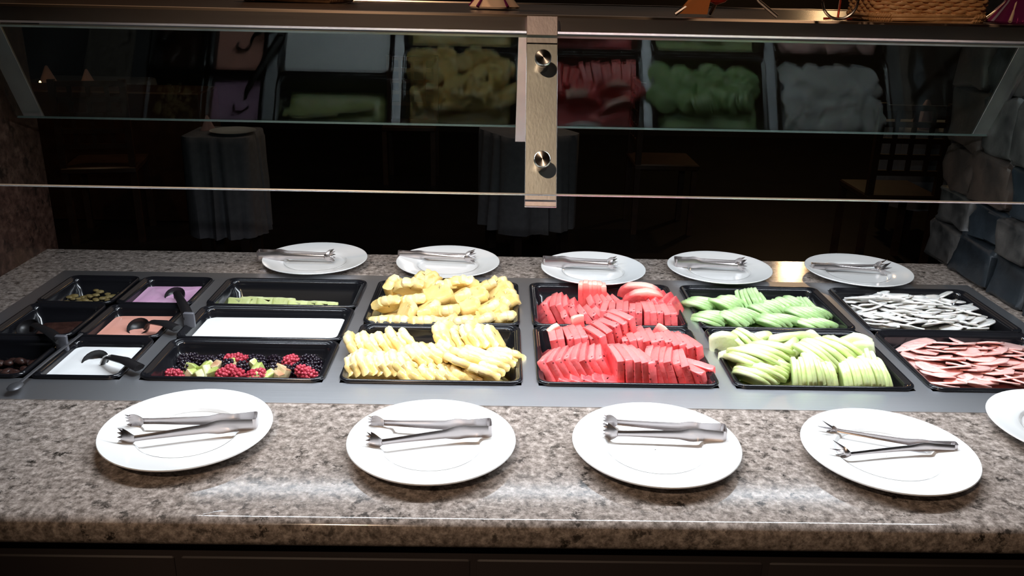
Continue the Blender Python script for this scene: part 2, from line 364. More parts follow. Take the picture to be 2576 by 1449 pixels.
# ------------------------------------------------------------------ soft fillings
def fill(name, x0, y0, x1, y1, z, mt, label, cat, wave=.0006, ins=.0185, kind=None):
    hx, hy = (x1-x0)/2, (y1-y0)/2; m = MB(); N = 10
    loops = []
    for k in range(N+1):
        s = 1-k/N*.97
        base = rrect(-(hx-ins)*s, -(hy-ins)*s, (hx-ins)*s, (hy-ins)*s, .014*s, 0, 6)
        loops.append([(p[0], p[1], wave*8*(noise.noise(Vector((p[0]*40, p[1]*40, z*50+x0)))) + (.001 if k == 0 else 0)) for p in base])
    bot = [(p[0], p[1], -.030) for p in rrect(-(hx-ins-.004), -(hy-ins-.004), hx-ins-.004, hy-ins-.004, .014, 0, 6)]
    m.loft([bot]+loops, True, True)
    o = m.build(name, mt, None, True, 60); o.location = ((x0+x1)/2, (y0+y1)/2, z)
    return tag(o, label, cat, None, kind)
fill('yogurt', -.347, R3, -.022, 2*R3, -.014, 'yog_white', 'wide flat surface of white yogurt in the middle rectangular pan', 'yogurt', .0003, .0165)
fill('yogurt', -.537, 0, -.374, R3, -.008, 'yog_white', 'white yogurt in the small front pan with a ladle sunk in it', 'yogurt', .0003, .0150)
fill('yogurt', -.537, R3, -.374, 2*R3, -.014, 'yog_coral', 'coral orange yogurt in a small pan', 'yogurt', .0003, .0165)
fill('yogurt', -.537, 2*R3, -.374, .53, -.011, 'yog_pink', 'lilac pink yogurt in a small pan', 'yogurt', .0008, .0155)
fill('fruit_preserve', -.704, R3, -.541, 2*R3, -.032, 'prune', 'dark fruit preserve in the small pan at the left end', 'preserve', .0020, .022, 'stuff')

# ------------------------------------------------------------------ food pieces
def piece_mesh(name, outline, th, mt, jit=.0, bev=.0014, bend=0, seed=0, bump=0):
    """outline in local X (width) / Z (height), thickness along local Y, rounded edges"""
    rnd = random.Random(seed); n = len(outline)
    cx = sum(p[0] for p in outline)/n; cz = sum(p[1] for p in outline)/n
    pts = [(p[0]+rnd.uniform(-jit, jit), p[1]+rnd.uniform(-jit, jit)) for p in outline]
    def loop(ins, y):
        out = []
        for x, z in pts:
            dx, dz = x-cx, z-cz; l = math.hypot(dx, dz) or 1; s = (l-ins)/l
            yy = y + bend*((x/.03)**2) + bump*noise.noise(Vector((x*90, z*90, seed*3.1+y*60)))
            out.append((cx+dx*s, yy, cz+dz*s))
        return out
    m = MB(); h = th/2
    big = max(abs(p[0]-cx) for p in pts)
    m.loft([loop(big*.55, -h+bump*.4), loop(big*.25, -h), loop(bev, -h), loop(0, -h+bev), loop(0, h-bev), loop(bev, h), loop(big*.25, h), loop(big*.55, h-bump*.4)], True, True)
    return m.mesh(name, mt, True, 50)
def arc(cx, cz, rx, rz, a0, a1, n): return [(cx+rx*math.cos(math.radians(a0+(a1-a0)*i/n)), cz+rz*math.sin(math.radians(a0+(a1-a0)*i/n))) for i in range(n+1)]
def crescent(w_, h_, flat=.25):
    return arc(0, 0, w_/2, h_, 0, 180, 12) + [(-w_*.28, -h_*flat), (0, -h_*flat*1.3), (w_*.28, -h_*flat)]
def slab(w_, h_):
    return [(w_/2, -h_*.5), (w_/2, 0), (w_*.495, h_*.46), (w_*.46, h_*.5)] + [(w_*t, h_*.5+h_*.03*math.cos(t*PI)) for t in (.3, .1, -.1, -.3)] + [(-w_*.46, h_*.5), (-w_*.495, h_*.46), (-w_/2, 0), (-w_/2, -h_*.5), (0, -h_*.5)]
def wedge(w_, h_):   # pineapple sector with a scalloped outer arc
    o = []
    for i in range(15):
        a = math.radians(20+140*i/14); r = 1+.055*math.cos(i*2.2)
        o.append((w_/2*r*math.cos(a)/math.cos(math.radians(20)), h_*r*math.sin(a)))
    return o + [(-w_*.18, -h_*.20), (w_*.18, -h_*.20)]
def leafy(w_, h_, seed):
    r = random.Random(seed); return [(w_/2*math.cos(2*PI*i/11)*r.uniform(.78, 1.1), h_/2*math.sin(2*PI*i/11)*r.uniform(.75, 1.12)) for i in range(11)]
def stick(w_, h_): return [(w_/2, -h_/2), (w_/2*.95, h_*.45), (w_*.2, h_/2), (-w_*.2, h_/2), (-w_/2*.95, h_*.45), (-w_/2, -h_/2)]
K = {}
def kind(name, fn, th, mt, nvar=4, **kw): K[name] = [piece_mesh(name, fn(i), th, mt, seed=i+hash_(name), **kw) for i in range(nvar)]
def hash_(s): return sum(ord(c) for c in s)
kind('melon_slice', lambda i: crescent(.060+.004*i, .031+.002*i), .0088, 'melon', jit=.0006, bev=.0016)
kind('melon_wedge', lambda i: crescent(.068, .026+.003*i, .5), .015, 'melon_pale', jit=.0012, bev=.003)
kind('green_melon_slice', lambda i: crescent(.058+.003*i, .028+.002*i), .0085, 'melon_green', jit=.0007, bev=.0014)
kind('pale_melon_slice', lambda i: slab(.052, .030+.002*i), .0075, 'melon_yellow', jit=.0008, bev=.0014)
kind('pineapple_slice', lambda i: wedge(.060+.004*i, .035+.003*i), .0150, 'pine', jit=.0012, bev=.0036, bump=.0024)
kind('pineapple_chunk', lambda i: wedge(.066+.005*i, .039+.003*i), .022, 'pine_back', jit=.0018, bev=.0055, bump=.002)
kind('watermelon_slice', lambda i: slab(.060+.004*i, .046+.002*i), .0140, 'water', jit=.0008, bev=.0009, bump=.0006)
kind('watermelon_stick', lambda i: slab(.026, .060+.003*i), .0120, 'water_rind', jit=.0010, bev=.0022, bump=.0008)
kind('watermelon_crescent', lambda i: crescent(.120, .042+.003*i, .2), .0150, 'water_rind', jit=.0010, bev=.0020, bump=.0010)
kind('white_slice', lambda i: leafy(.056+.005*i, .048, i), .0035, 'white_slice', jit=.001, bev=.001, bend=.0025, bump=.001)
kind('pink_slice', lambda i: leafy(.066, .054+.003*i, i+9), .0030, 'pink_slice', jit=.001, bev=.0008, bend=.002, bump=.0015)
rnd = random.Random(11)
def place(name, mesh, loc, yaw, lean, spin, label, cat, group, sc=(1, 1, 1)):
    o = bpy.data.objects.new(name, mesh); COL.objects.link(o)
    o.matrix_world = Matrix.Translation(loc) @ Matrix.Rotation(yaw, 4, 'Z') @ Matrix.Rotation(lean, 4, 'X') @ Matrix.Rotation(spin, 4, 'Y') @ Matrix.Diagonal((*sc, 1))
    return tag(o, label, cat, group)
ORD = 'leftmost second third fourth fifth sixth seventh eighth ninth tenth eleventh twelfth'.split()
def ordl(label, i, n): return label+(', '+(ORD[i]+' from left' if 0 < i < n-1 else ('leftmost' if i == 0 else 'rightmost')) if n > 1 else '')
def stack(name, px0, py0, px1, py1, z, n, lean, label, cat, group, yaw=None, z1=None, sc=1.0, spin=0, arch=.003, jit=.0012, hs=1.0):
    """n slices leaning along the line between two points of the heap; pixel -> point on the heap's own height"""
    a = at(px0, py0, z); b = at(px1, py1, z if z1 is None else z1)
    d = b-a; y0 = (math.atan2(d.y, d.x)-PI/2) if yaw is None else math.radians(yaw)-PI/2
    for i in range(n):
        t = i/(n-1) if n > 1 else .5
        p = a.lerp(b, t) + Vector((rnd.uniform(-jit, jit), rnd.uniform(-jit, jit), arch*(1-(2*t-1)**2)))
        s = sc*rnd.uniform(.96, 1.04)
        place(name, rnd.choice(K[name]), p, y0+rnd.uniform(-.07, .07)+(t-.5)*.25, math.radians(lean)+rnd.uniform(-.05, .05), math.radians(spin)+rnd.uniform(-.06, .06), ordl(label, i, n), cat, group, (s, 1, s*hs))
def heap(name, x0, y0, x1, y1, z, mt, label, cat, amp=.006, sc=45, edge=.02):
    """the covered lower layers of a heap, one lumpy body nobody could count"""
    m = MB(); nx, ny = 26, 20
    vs = []
    for j in range(ny+1):
        for i in range(nx+1):
            x = x0+(x1-x0)*i/nx; y = y0+(y1-y0)*j/ny
            e = min(1, min(i, nx-i)/3.0, min(j, ny-j)/3.0)
            vs.append((x, y, z-(1-e)**2*edge+amp*noise.noise(Vector((x*sc, y*sc, z*9)))))
    m.add(vs, [(j*(nx+1)+i, j*(nx+1)+i+1, (j+1)*(nx+1)+i+1, (j+1)*(nx+1)+i) for j in range(ny) for i in range(nx)])
    rim = [i for i in range(nx+1)] + [j*(nx+1)+nx for j in range(1, ny+1)] + [ny*(nx+1)+i for i in range(nx-1, -1, -1)] + [j*(nx+1) for j in range(ny-1, 0, -1)]
    cxm, cym = (x0+x1)/2, (y0+y1)/2
    m2 = [((vs[k][0]-cxm)*.93+cxm, (vs[k][1]-cym)*.93+cym, -.055) for k in rim]; b0 = len(m.v); m.v += m2; L_ = len(rim)
    for q in range(L_): m.f.append((rim[q], b0+q, b0+(q+1) % L_, rim[(q+1) % L_]))
    m.f.append(tuple(b0+q for q in reversed(range(L_))))
    o = m.build(name, mt, None, True, 70)
    return tag(o, label, cat, None, 'stuff')
def inner(k, r, i=.022):
    y0, y1 = ((0, H2), (H2, .53))[r]; return k*P+i, y0+i, k*P+.325-i, y1-i
heap('pineapple_heap', *inner(0, 0), -.016, 'pine', 'covered lower layer of pineapple in the front pan', 'pineapple')
heap('pineapple_heap', *inner(0, 1), -.006, 'pine_back', 'covered lower layer of pineapple in the rear pan', 'pineapple', .010)
heap('watermelon_heap', *inner(1, 0), -.020, 'water', 'covered lower layer of watermelon in the front pan', 'watermelon')
heap('watermelon_heap', *inner(1, 1), -.020, 'water', 'covered lower layer of watermelon in the rear pan', 'watermelon')
heap('melon_heap', *inner(2, 0), -.020, 'melon', 'covered lower layer of pale green melon in the front pan', 'melon')
heap('melon_heap', *inner(2, 1), -.020, 'melon_green', 'covered lower layer of deep green melon in the rear pan', 'melon')
heap('white_slice_heap', *inner(3, 1), -.014, 'white_slice', 'covered lower layer of thin white slices', 'food slices')
heap('pink_slice_heap', *inner(3, 0), -.017, 'pink_slice', 'covered lower layer of thin pink slices', 'food slices')

# --- pineapple, front pan
G = 'pineapple slices in the front pan'; C = 'pineapple slice'
def S(name, label, group, cat, *a, **k): stack(name, *a, label=label, cat=cat, group=group, **k)
pf = 'pineapple_slice'
S(pf, 'yellow pineapple slice in the rear left row of the front pan', G, C, 915, 895, 1050, 880, -.004, 9, 34, sc=1.2)
S(pf, 'yellow pineapple slice in the near left row of the front pan', G, C, 908, 942, 1040, 940, -.012, 9, 36, sc=1.2)
S(pf, 'pale pineapple slice fanned in the middle of the front pan', G, C, 1050, 915, 1160, 895, -.003, 7, 50, sc=1.25)
S(pf, 'pineapple slice along the near edge in the middle of the front pan', G, C, 1050, 955, 1150, 950, -.016, 5, 55, sc=1.1)
S(pf, 'pineapple slice in the rear right row of the front pan', G, C, 1135, 870, 1262, 872, .005, 7, 40, sc=1.25)
S(pf, 'pale pineapple slice heaped right of centre in the front pan', G, C, 1180, 915, 1225, 895, .002, 4, 60, sc=1.25)
S(pf, 'pineapple slice leaning in the near right corner of the front pan', G, C, 1225, 948, 1270, 905, -.008, 6, 45, sc=1.05)
S(pf, 'pineapple slice lying at the near edge right of centre', G, C, 1165, 955, 1210, 950, -.018, 3, 60)
# --- pineapple, rear pan
G = 'pineapple chunks in the rear pan'; C = 'pineapple chunk'; pc = 'pineapple_chunk'
for lab, items in {
    'pale pineapple chunk along the left side of the rear pan': [(985, 728, .020, 70, 10), (975, 765, .012, 20, 40), (965, 803, .0, 10, 60), (1010, 790, .008, 100, 50)],
    'pineapple chunk at the back of the heap in the rear pan': [(1035, 725, .024, 10, 40), (1075, 716, .028, 170, 35), (1120, 722, .022, 20, 50), (1160, 722, .024, 0, 35), (1215, 727, .020, 40, 40)],
    'pineapple chunk on the crown of the heap in the rear pan': [(1040, 750, .022, 30, 60), (1090, 748, .026, 150, 65), (1140, 745, .026, 60, 60), (1185, 748, .022, 120, 65), (1060, 775, .015, 80, 60), (1115, 772, .020, 10, 70), (1165, 772, .018, 140, 62)],
    'pineapple chunk at the near edge of the rear pan': [(1000, 812, -.006, 0, 45), (1055, 808, .0, 20, 55), (1105, 812, .0, 160, 45), (1160, 808, .0, 10, 55), (1205, 806, .0, 40, 50)],
    'pineapple chunk at the right end of the rear pan': [(1250, 740, .014, 150, 30), (1270, 762, .008, 155, 35), (1255, 798, -.002, 30, 55), (1215, 770, .014, 80, 60), (1235, 785, .006, 110, 50)]}.items():
    items.sort()
    for q_, (x, y, z, ya, le) in enumerate(items):
        p = at(x, y, z); p.z -= .008
        place(pc, rnd.choice(K[pc]), p, math.radians(ya+rnd.uniform(-15, 15)), math.radians(le), rnd.uniform(-.4, .4), ordl(lab, q_, len(items)), C, G, (1.0, 1, 1.0))
# --- watermelon, front pan
G = 'watermelon slices in the front pan'; C = 'watermelon slice'; ws = 'watermelon_slice'
S(ws, 'watermelon slice in the rear left block of the front pan', G, C, 1395, 868, 1520, 862, .004, 8, 12)
S(ws, 'watermelon slice in the leaning block, near left of front pan', G, C, 1390, 925, 1520, 912, -.001, 8, 30, sc=1.08, yaw=-14)
S(ws, 'watermelon slice in the tower between the two watermelon pans', G, C, 1500, 858, 1565, 815, .018, 5, 15, z1=.040, sc=.9)
S(ws, 'watermelon slice in the rear right block of the front pan', G, C, 1572, 868, 1740, 886, .004, 11, 14, sc=1.0, yaw=10, arch=.006)
S(ws, 'watermelon slice in the block at the near centre', G, C, 1548, 922, 1622, 930, .000, 5, 6, sc=1.16, yaw=12)
S(ws, 'watermelon slice in the block at the near right', G, C, 1640, 922, 1725, 930, -.002, 6, 20, sc=1.05)
S(ws, 'watermelon slice in the near right corner of the front pan', G, C, 1735, 950, 1755, 940, -.010, 2, 18)
S(ws, 'watermelon slice lying flat along the near left edge', G, C, 1435, 955, 1540, 960, -.018, 5, 76, sc=.85)
for q_, (x, y, z, ya, le, sp) in enumerate(((1400, 845, .012, 30, 10, -30), (1455, 828, .02, 20, -8, -5), (1650, 850, .020, 10, -25, 40))):
    place('watermelon_stick', rnd.choice(K['watermelon_stick']), at(x, y, z), math.radians(ya), math.radians(le), math.radians(sp), ordl('upright watermelon stick poking out behind the front blocks', q_, 3), C, G, (1, 1, .8))
# --- watermelon, rear pan
G = 'watermelon slices in the rear pan'
S(ws, 'watermelon slice in the left group of the rear pan', G, C, 1388, 778, 1450, 782, .000, 5, 30)
S(ws, 'watermelon slice in the near middle group of the rear pan', G, C, 1430, 805, 1515, 800, -.008, 5, 35)
S(ws, 'watermelon slice in the neat right hand row of the rear pan', G, C, 1525, 795, 1690, 803, .000, 11, 6, sc=.95)
S('watermelon_stick', 'upright pale edged watermelon stick at the back of the rear pan', G, C, 1462, 742, 1520, 745, .020, 6, 5, sc=.9)
S('watermelon_crescent', 'big curved watermelon slice at the back right of the rear pan', G, C, 1612, 745, 1622, 765, .010, 2, 20, yaw=80, sc=.85)
S(ws, 'watermelon slice sliding off the curved slices at the right', G, C, 1650, 765, 1700, 775, .010, 4, 40, sc=.85)
S(ws, 'watermelon slice in the middle of the rear pan', G, C, 1500, 770, 1560, 768, .006, 5, 45, sc=.9)
# --- melon, front pan
G = 'pale green melon slices in the front pan'; C = 'melon slice'; ms = 'melon_slice'; mw = 'melon_wedge'
S(ms, 'pale green melon slice in the left rear fan of the front pan', G, C, 1880, 920, 1950, 885, .006, 9, 52, sc=1.5, yaw=55)
S(ms, 'pale green melon slice in the near left fan of the front pan', G, C, 1895, 958, 1945, 925, -.006, 8, 50, sc=1.3, yaw=55)
S(ms, 'pale green melon slice in the dome at the near centre', G, C, 1998, 955, 2085, 958, -.008, 10, 10, sc=1.15, arch=.008)
S(ms, 'pale green melon slice in the dome at the near right', G, C, 2120, 962, 2215, 962, -.010, 11, 12, sc=1.1, arch=.008)
S(ms, 'pale green melon slice in the big fan right of centre', G, C, 2050, 915, 2128, 893, .006, 9, 42, sc=1.55, yaw=30)
S(ms, 'pale green melon slice standing along the front pan right side', G, C, 2185, 930, 2220, 945, .000, 5, 20, sc=1.1, yaw=-10)
S(ms, 'pale green melon slice behind the left fans', G, C, 1860, 875, 1900, 865, .008, 4, 35, sc=1.1)
for x, y, z, ya, le, sp, s, lab in ((2155, 885, .012, 60, 10, -60, 1.35, 'tall upright creamy melon wedge at the rear right of the front pan'),
        (2165, 892, .010, 60, 14, -65, 1.25, 'creamy melon wedge leaning behind the tall upright one'),
        (1990, 880, .014, 140, 50, 10, 1.25, 'creamy melon wedge in the centre of the front pan'),
        (1965, 872, .012, 150, 45, 0, 1.1, 'creamy melon wedge just left of the centre'),
        (1985, 845, .026, 100, 55, -6, 1.35, 'large curved melon wedge lying on the pan divider'),
        (2015, 850, .018, 90, 50, 10, 1.2, 'melon wedge under the large curved one'),
        (1820, 868, .014, 80, 10, 35, 1.05, 'pointed melon wedge sticking up at the left rim'),
        (1905, 858, .012, 110, 30, 25, 1.0, 'small creamy melon wedge at the rear left'),
        (2050, 860, .012, 20, 15, 50, .9, 'pointed melon wedge at the rear centre'),
        (2085, 868, .010, 150, 20, 55, .8, 'thin pointed melon wedge right of the rear centre'),
        (1840, 905, -.002, 80, 30, 40, 1.0, 'melon wedge pressed against the left side of the front pan')):
    p = at(x, y, z); p.z -= .006
    place(mw, rnd.choice(K[mw]), p, math.radians(ya-90), math.radians(le), math.radians(sp), lab, C, G, (s, 1, s))
# --- deep green melon, rear pan
G = 'deep green melon slices in the rear pan'; C = 'melon slice'; gm = 'green_melon_slice'
for (x0, y0, x1, y1, z, n, le, ya, lab) in (
        (1752, 775, 1785, 760, .002, 6, 55, 60, 'rear left fan'), (1775, 815, 1805, 795, -.008, 6, 55, 60, 'near left fan'),
        (1815, 775, 1850, 760, .004, 6, 50, 50, 'rear fan left of centre'), (1838, 812, 1890, 795, -.006, 8, 50, 40, 'wide near fan left of centre'),
        (1868, 762, 1925, 765, .006, 7, 30, -5, 'rear centre fan'), (1915, 790, 1960, 775, -.002, 7, 50, 40, 'centre fan'),
        (1935, 818, 1985, 805, -.008, 7, 55, 55, 'near centre fan'), (1965, 778, 2005, 772, .000, 5, 45, 30, 'rear fan right of centre'),
        (2010, 800, 2060, 790, -.006, 7, 50, 40, 'right hand fan'), (2015, 780, 2050, 780, -.002, 5, 40, 0, 'rear right fan'),
        (2030, 825, 2075, 815, -.014, 5, 55, 50, 'near right corner fan')):
    S(gm, 'deep green melon slice in the %s' % lab, G, C, x0, y0, x1, y1, z, n, le, yaw=ya, sc=1.08)
# --- pale slices in the rear rectangular pan
G = 'pale green melon slices in the rectangular pan'
pm = 'pale_melon_slice'
for i, (x, y) in enumerate(((600, 765), (632, 763), (675, 766), (712, 768), (752, 772), (792, 774), (820, 777))):
    p = at(x, y, -.028); place(pm, K[pm][i % 4], p, math.radians(rnd.uniform(-12, 12)), math.radians(-55), rnd.uniform(-.1, .1),
        ordl('pale yellow green melon slice in the rectangular rear pan', i, 7), 'melon slice', G, (1.0, 1, 1.0))
heap('melon_heap', -.325, 2*R3+.022, -.044, .53-.022, -.042, 'melon_yellow', 'covered melon slices at the bottom of the rectangular rear pan', 'melon', .003)
# --- white and pink slices
for nm, row, lab, G, zc, N in (('white_slice', 1, 'thin crumpled white slice', 'thin white slices in the rear right pan', -.004, 72), ('pink_slice', 0, 'thin pink slice', 'thin pink slices in the front right pan', -.008, 66)):
    x0, y0, x1, y1 = inner(3, row, .040)
    for i in range(N):
        gx = (i*.618034) % 1; gy = (i+.5)/N
        x = x0+(x1-x0)*gx; y = y0+(y1-y0)*gy
        hill = .010*math.sin(PI*gx)*(.4+.6*gy)
        side = 'left' if gx < .36 else ('right' if gx > .64 else 'middle')
        back = 'near' if gy < .5 else 'far'
        place(nm, rnd.choice(K[nm]), Vector((x, y, zc+hill+rnd.uniform(-.004, .005))), rnd.uniform(-.9, .9), math.radians(rnd.uniform(60, 84) if nm == 'pink_slice' else rnd.uniform(52, 80)), rnd.uniform(-.5, .5),
              '%s at the %s %s of its pan' % (lab, back, side), 'food slice', G, (1, 1, 1))
# --- berries
def berry_mesh(name, mt, r, seg_n, seed):
    m = MB(); rr = random.Random(seed); n = seg_n
    m.sphere((0, 0, 0), r*.80, 8, 5, (1, 1, 1.1))
    for i in range(n):
        ph = math.acos(1-2*(i+.5)/n); th = PI*(1+5**.5)*i
        m.sphere((r*.8*math.sin(ph)*math.cos(th), r*.8*math.sin(ph)*math.sin(th), r*.9*math.cos(ph)), r*.27*rr.uniform(.9, 1.1), 6, 4)
    return m.mesh(name, mt)
K['blackberry'] = [berry_mesh('blackberry', 'blackberry', .0112, 32, i) for i in range(2)]
K['raspberry'] = [berry_mesh('raspberry', 'raspberry', .0112, 36, i+5) for i in range(2)]
def cube_out(s): return [(s, -s), (s*1.02, 0), (s*.95, s), (0, s*1.05), (-s, s*.95), (-s*1.03, 0), (-s*.97, -s), (0, -s)]
kind('kiwi_cube', lambda i: cube_out(.0085+.0008*i), .015, 'kiwi', jit=.0008, bev=.0015)
kind('apple_cube', lambda i: cube_out(.0078+.0008*i), .014, 'applebit', jit=.0008, bev=.0015)
heap('berry_heap', -.325, .022, -.044, R3-.022, -.046, 'blackberry', 'covered dark berries at the bottom of the berry pan', 'berries', .006, 90)
GB = {'blackberry': 'blackberries in the berry pan', 'raspberry': 'raspberries in the berry pan', 'kiwi_cube': 'kiwi cubes in the berry pan', 'apple_cube': 'pale fruit cubes in the berry pan'}
CB = {'blackberry': ('shiny black blackberry', 'blackberry'), 'raspberry': ('red raspberry', 'raspberry'), 'kiwi_cube': ('pale green kiwi cube', 'kiwi cube'), 'apple_cube': ('pale beige fruit cube', 'fruit cube')}
bl = [(455,893),(480,905),(500,888),(520,900),(545,890),(530,915),(560,905),(500,912),(470,925),(640,905),(660,900),(690,905),(705,915),(690,930),(770,910),(790,905),(795,920),(780,930),(610,925),(575,920),(750,930),(655,925),(440,915),(440,940),(800,938),(720,935)]
rb = [(585,900),(605,898),(622,905),(725,912),(740,905),(760,935),(775,942),(600,945),(635,948),(560,945),(445,948),(420,945),(580,935),(785,948),(655,945)]
kw = [(480,930),(515,935),(500,945),(650,932),(660,945),(640,920),(540,940),(590,912),(480,943),(680,948),(640,950),(525,925)]
ap = [(585,925),(605,930),(705,930),(715,938),(435,908),(700,948),(545,925)]
NUM = ORD + ['%s' % w for w in 'thirteenth fourteenth fifteenth sixteenth seventeenth eighteenth nineteenth twentieth twenty-first twenty-second twenty-third twenty-fourth twenty-fifth twenty-sixth'.split()]
for nm, lst in (('blackberry', bl), ('raspberry', rb), ('kiwi_cube', kw), ('apple_cube', ap)):
    for q_, (x, y) in enumerate(sorted(lst)):
        z = -.028+rnd.uniform(-.003, .004)
        p = at(x, y, z); p.x = max(-.318, min(-.050, p.x)); p.y = max(.030, min(R3-.030, p.y))
        place(nm, rnd.choice(K[nm]), p, rnd.uniform(0, 6), rnd.uniform(-.5, .5), rnd.uniform(-.5, .5), CB[nm][0]+' in the berry pan, '+NUM[q_]+(' from the left' if q_ else ' one'), CB[nm][1], GB[nm], (1.22, 1.22, 1.22) if 'berry' in nm else (1.02, 1.02, 1.02))
# --- prunes and dried fruit in the far left pans
def lumps(name, x0, y0, x1, y1, z, mt, label, n, r, flat=.6):
    m = MB(); rr = random.Random(n)
    for i in range(n):
        m.sphere((rr.uniform(x0, x1), rr.uniform(y0, y1), z+rr.uniform(-.006, .008)), r*rr.uniform(.7, 1.2), 7, 5, (1, rr.uniform(.6, 1), flat))
    return tag(m.build(name, mt, None, True, 60), label, 'dried fruit', None, 'stuff')
lumps('prune_heap', -.680, .026, -.566, R3-.026, -.034, 'prune', 'dark prunes filling the small front left pan', 70, .011)
lumps('dried_fruit_heap', -.680, 2*R3+.026, -.566, .53-.026, -.026, 'dryleaf', 'brownish yellow dried fruit filling the small rear left pan', 90, .009, .35)

# ------------------------------------------------------------------ ladles
def ladle(bowl, tip, label, rb=.024, mt='blacksoft', coated=False, facing=0, zt=.012, zb=-.016, endmat=None):
    o = empty('ladle', bowl, 0, label, 'ladle', 'ladles in the yogurt pans')
    m = MB()
    pr = [(rb*math.cos(PI/2*i/6), -rb*.62*math.sin(PI/2*i/6)) for i in range(6)]+[(.001, -rb*.62)]
    pr2 = [(rb*.9*math.cos(PI/2*i/6), -rb*.52*math.sin(PI/2*i/6)) for i in range(6)]+[(.001, -rb*.52)]
    m.lathe(pr[::-1]+[(rb, .0015)]+[(rb*.93, .0015)]+pr2, 20)
    b = m.build('bowl', mt, o, True, 50)
    d = Vector(tip)-Vector(bowl); L_ = Vector((d.x, d.y, 0)).length; h = Vector((d.x, d.y, 0)).normalized()
    b.rotation_euler = (math.radians(30), 0, 0)
    pts = [h*rb*.95+Vector((0, 0, 0)), h*(rb+.010)+Vector((0, 0, .014)), h*(rb+.022)+Vector((0, 0, .020)), h*(L_*.7)+Vector((0, 0, .6*(d.z)+.012)), h*L_+Vector((0, 0, d.z))]
    m = MB(); m.tube(pts, [.005, .006, .008, .0105, .0115], 8, rz=.5); m.build('handle', mt, o, True, 60)
    if endmat:
        m = MB(); e = Vector((h.x, h.y, 0))*L_+Vector((0, 0, d.z)); m.box((e.x-.011, e.y-.004, e.z-.020), (e.x+.011, e.y+.004, e.z+.012), .002)
        q = m.build('handle_end', endmat, o); q['label'] = 'grey handle end'
    if coated:
        m = MB(); m.tube([p+Vector((0, 0, .003)) for p in pts[:3]], [.006, .0055, .0045], 8, rz=.5)
        q = m.build('yogurt_smear', 'yog_white', o, True, 60); q['label'] = 'white yogurt smeared on the neck'
    return o
def lp(px, py, z): p = at(px, py, z); return (p.x, p.y, p.z)
def dipped(bx, by, tx, ty, label, tz=.016, **k):
    o = ladle(lp(bx, by, -.006), lp(tx, ty, tz), label, **k)
    return o
dipped(240, 908, 350, 925, 'black ladle with white yogurt smeared on its neck, in the front white yogurt', rb=.024, coated=True)
dipped(348, 822, 445, 826, 'black ladle in the coral yogurt, handle pointing right', rb=.022)
dipped(440, 742, 476, 800, 'black ladle in the pink yogurt with a grey handle end', rb=.022, endmat='greyplastic', tz=.022)
dipped(70, 825, 155, 858, 'black ladle in the dark preserve with a grey handle end', rb=.022, endmat='greyplastic', tz=.020)
o = empty('serving_spoon', lp(60, 905, .006), 0, 'dark serving spoon lying across the front left pans', 'serving spoon')
m = MB(); m.tube([Vector(lp(38, 972, .012))-o.location, Vector(lp(120, 905, .012))-o.location, Vector(lp(205, 840, .014))-o.location], .0035, 8, rz=.5); m.build('handle', 'steel_dark', o)
m = MB(); q = Vector(lp(38, 972, .012))-o.location; m.sphere(q, .013, 12, 6, (.9, 1.3, .3)); m.build('bowl', 'steel_dark', o)

# ------------------------------------------------------------------ plates
def plate_proto(loc, label, group, s=1.0):
    o = empty('plate', loc, 0, label, 'plate', group)
    m = MB()
    top = [(.001, .0060), (.066, .0056), (.0715, .0064), (.0755, .0108), (.078, .0120), (.090, .0138), (.110, .0172), (.1225, .0205), (.1250, .0208)]
    bot = [(.1258, .0195), (.1245, .0178), (.110, .0140), (.090, .0095), (.078, .0045), (.074, .0000), (.069, .0), (.067, .0020), (.001, .0025)]
    m.lathe(top+bot, 72); m.build('plate_body', 'porcelain', o, True, 40)
    m = MB(); m.lathe([(.0720, .0073), (.0740, .0096), (.0757, .0114)], 72); m.build('well_ring', 'porcelain', o, True, 60)
    return o
frontp = [((-.190, -.190), 'leftmost white plate in the front row, under open toothed tongs'), ((.182, -.216), 'second white plate from the left in the front row'),
          ((.518, -.216), 'third white plate from the left in the front row'), ((.864, -.226), 'white plate in the front row holding the spread tongs'), ((1.196, -.146), 'white plate cut off by the right edge of the picture')]
rearp = [((-.170, .650), 'white plate in the rear row, left of the others'), ((.154, .642), 'second white plate from the left in the rear row'), ((.505, .611), 'third white plate from the left in the rear row, behind the watermelon'),
         ((.815, .632), 'fourth white plate from the left in the rear row, behind the deep green melon'), ((1.155, .630), 'rightmost white plate in the rear row')]
pp = None
for row, grp in ((frontp, 'serving plates in front of the pans'), (rearp, 'serving plates behind the pans')):
    for (x, y), lab in row:
        o = pp if pp is None else copy_tree(pp)
        if pp is None: o = pp = plate_proto((x, y, .0002), lab, grp)
        o.location = (x, y, .0002); o['label'] = lab; o['group'] = grp

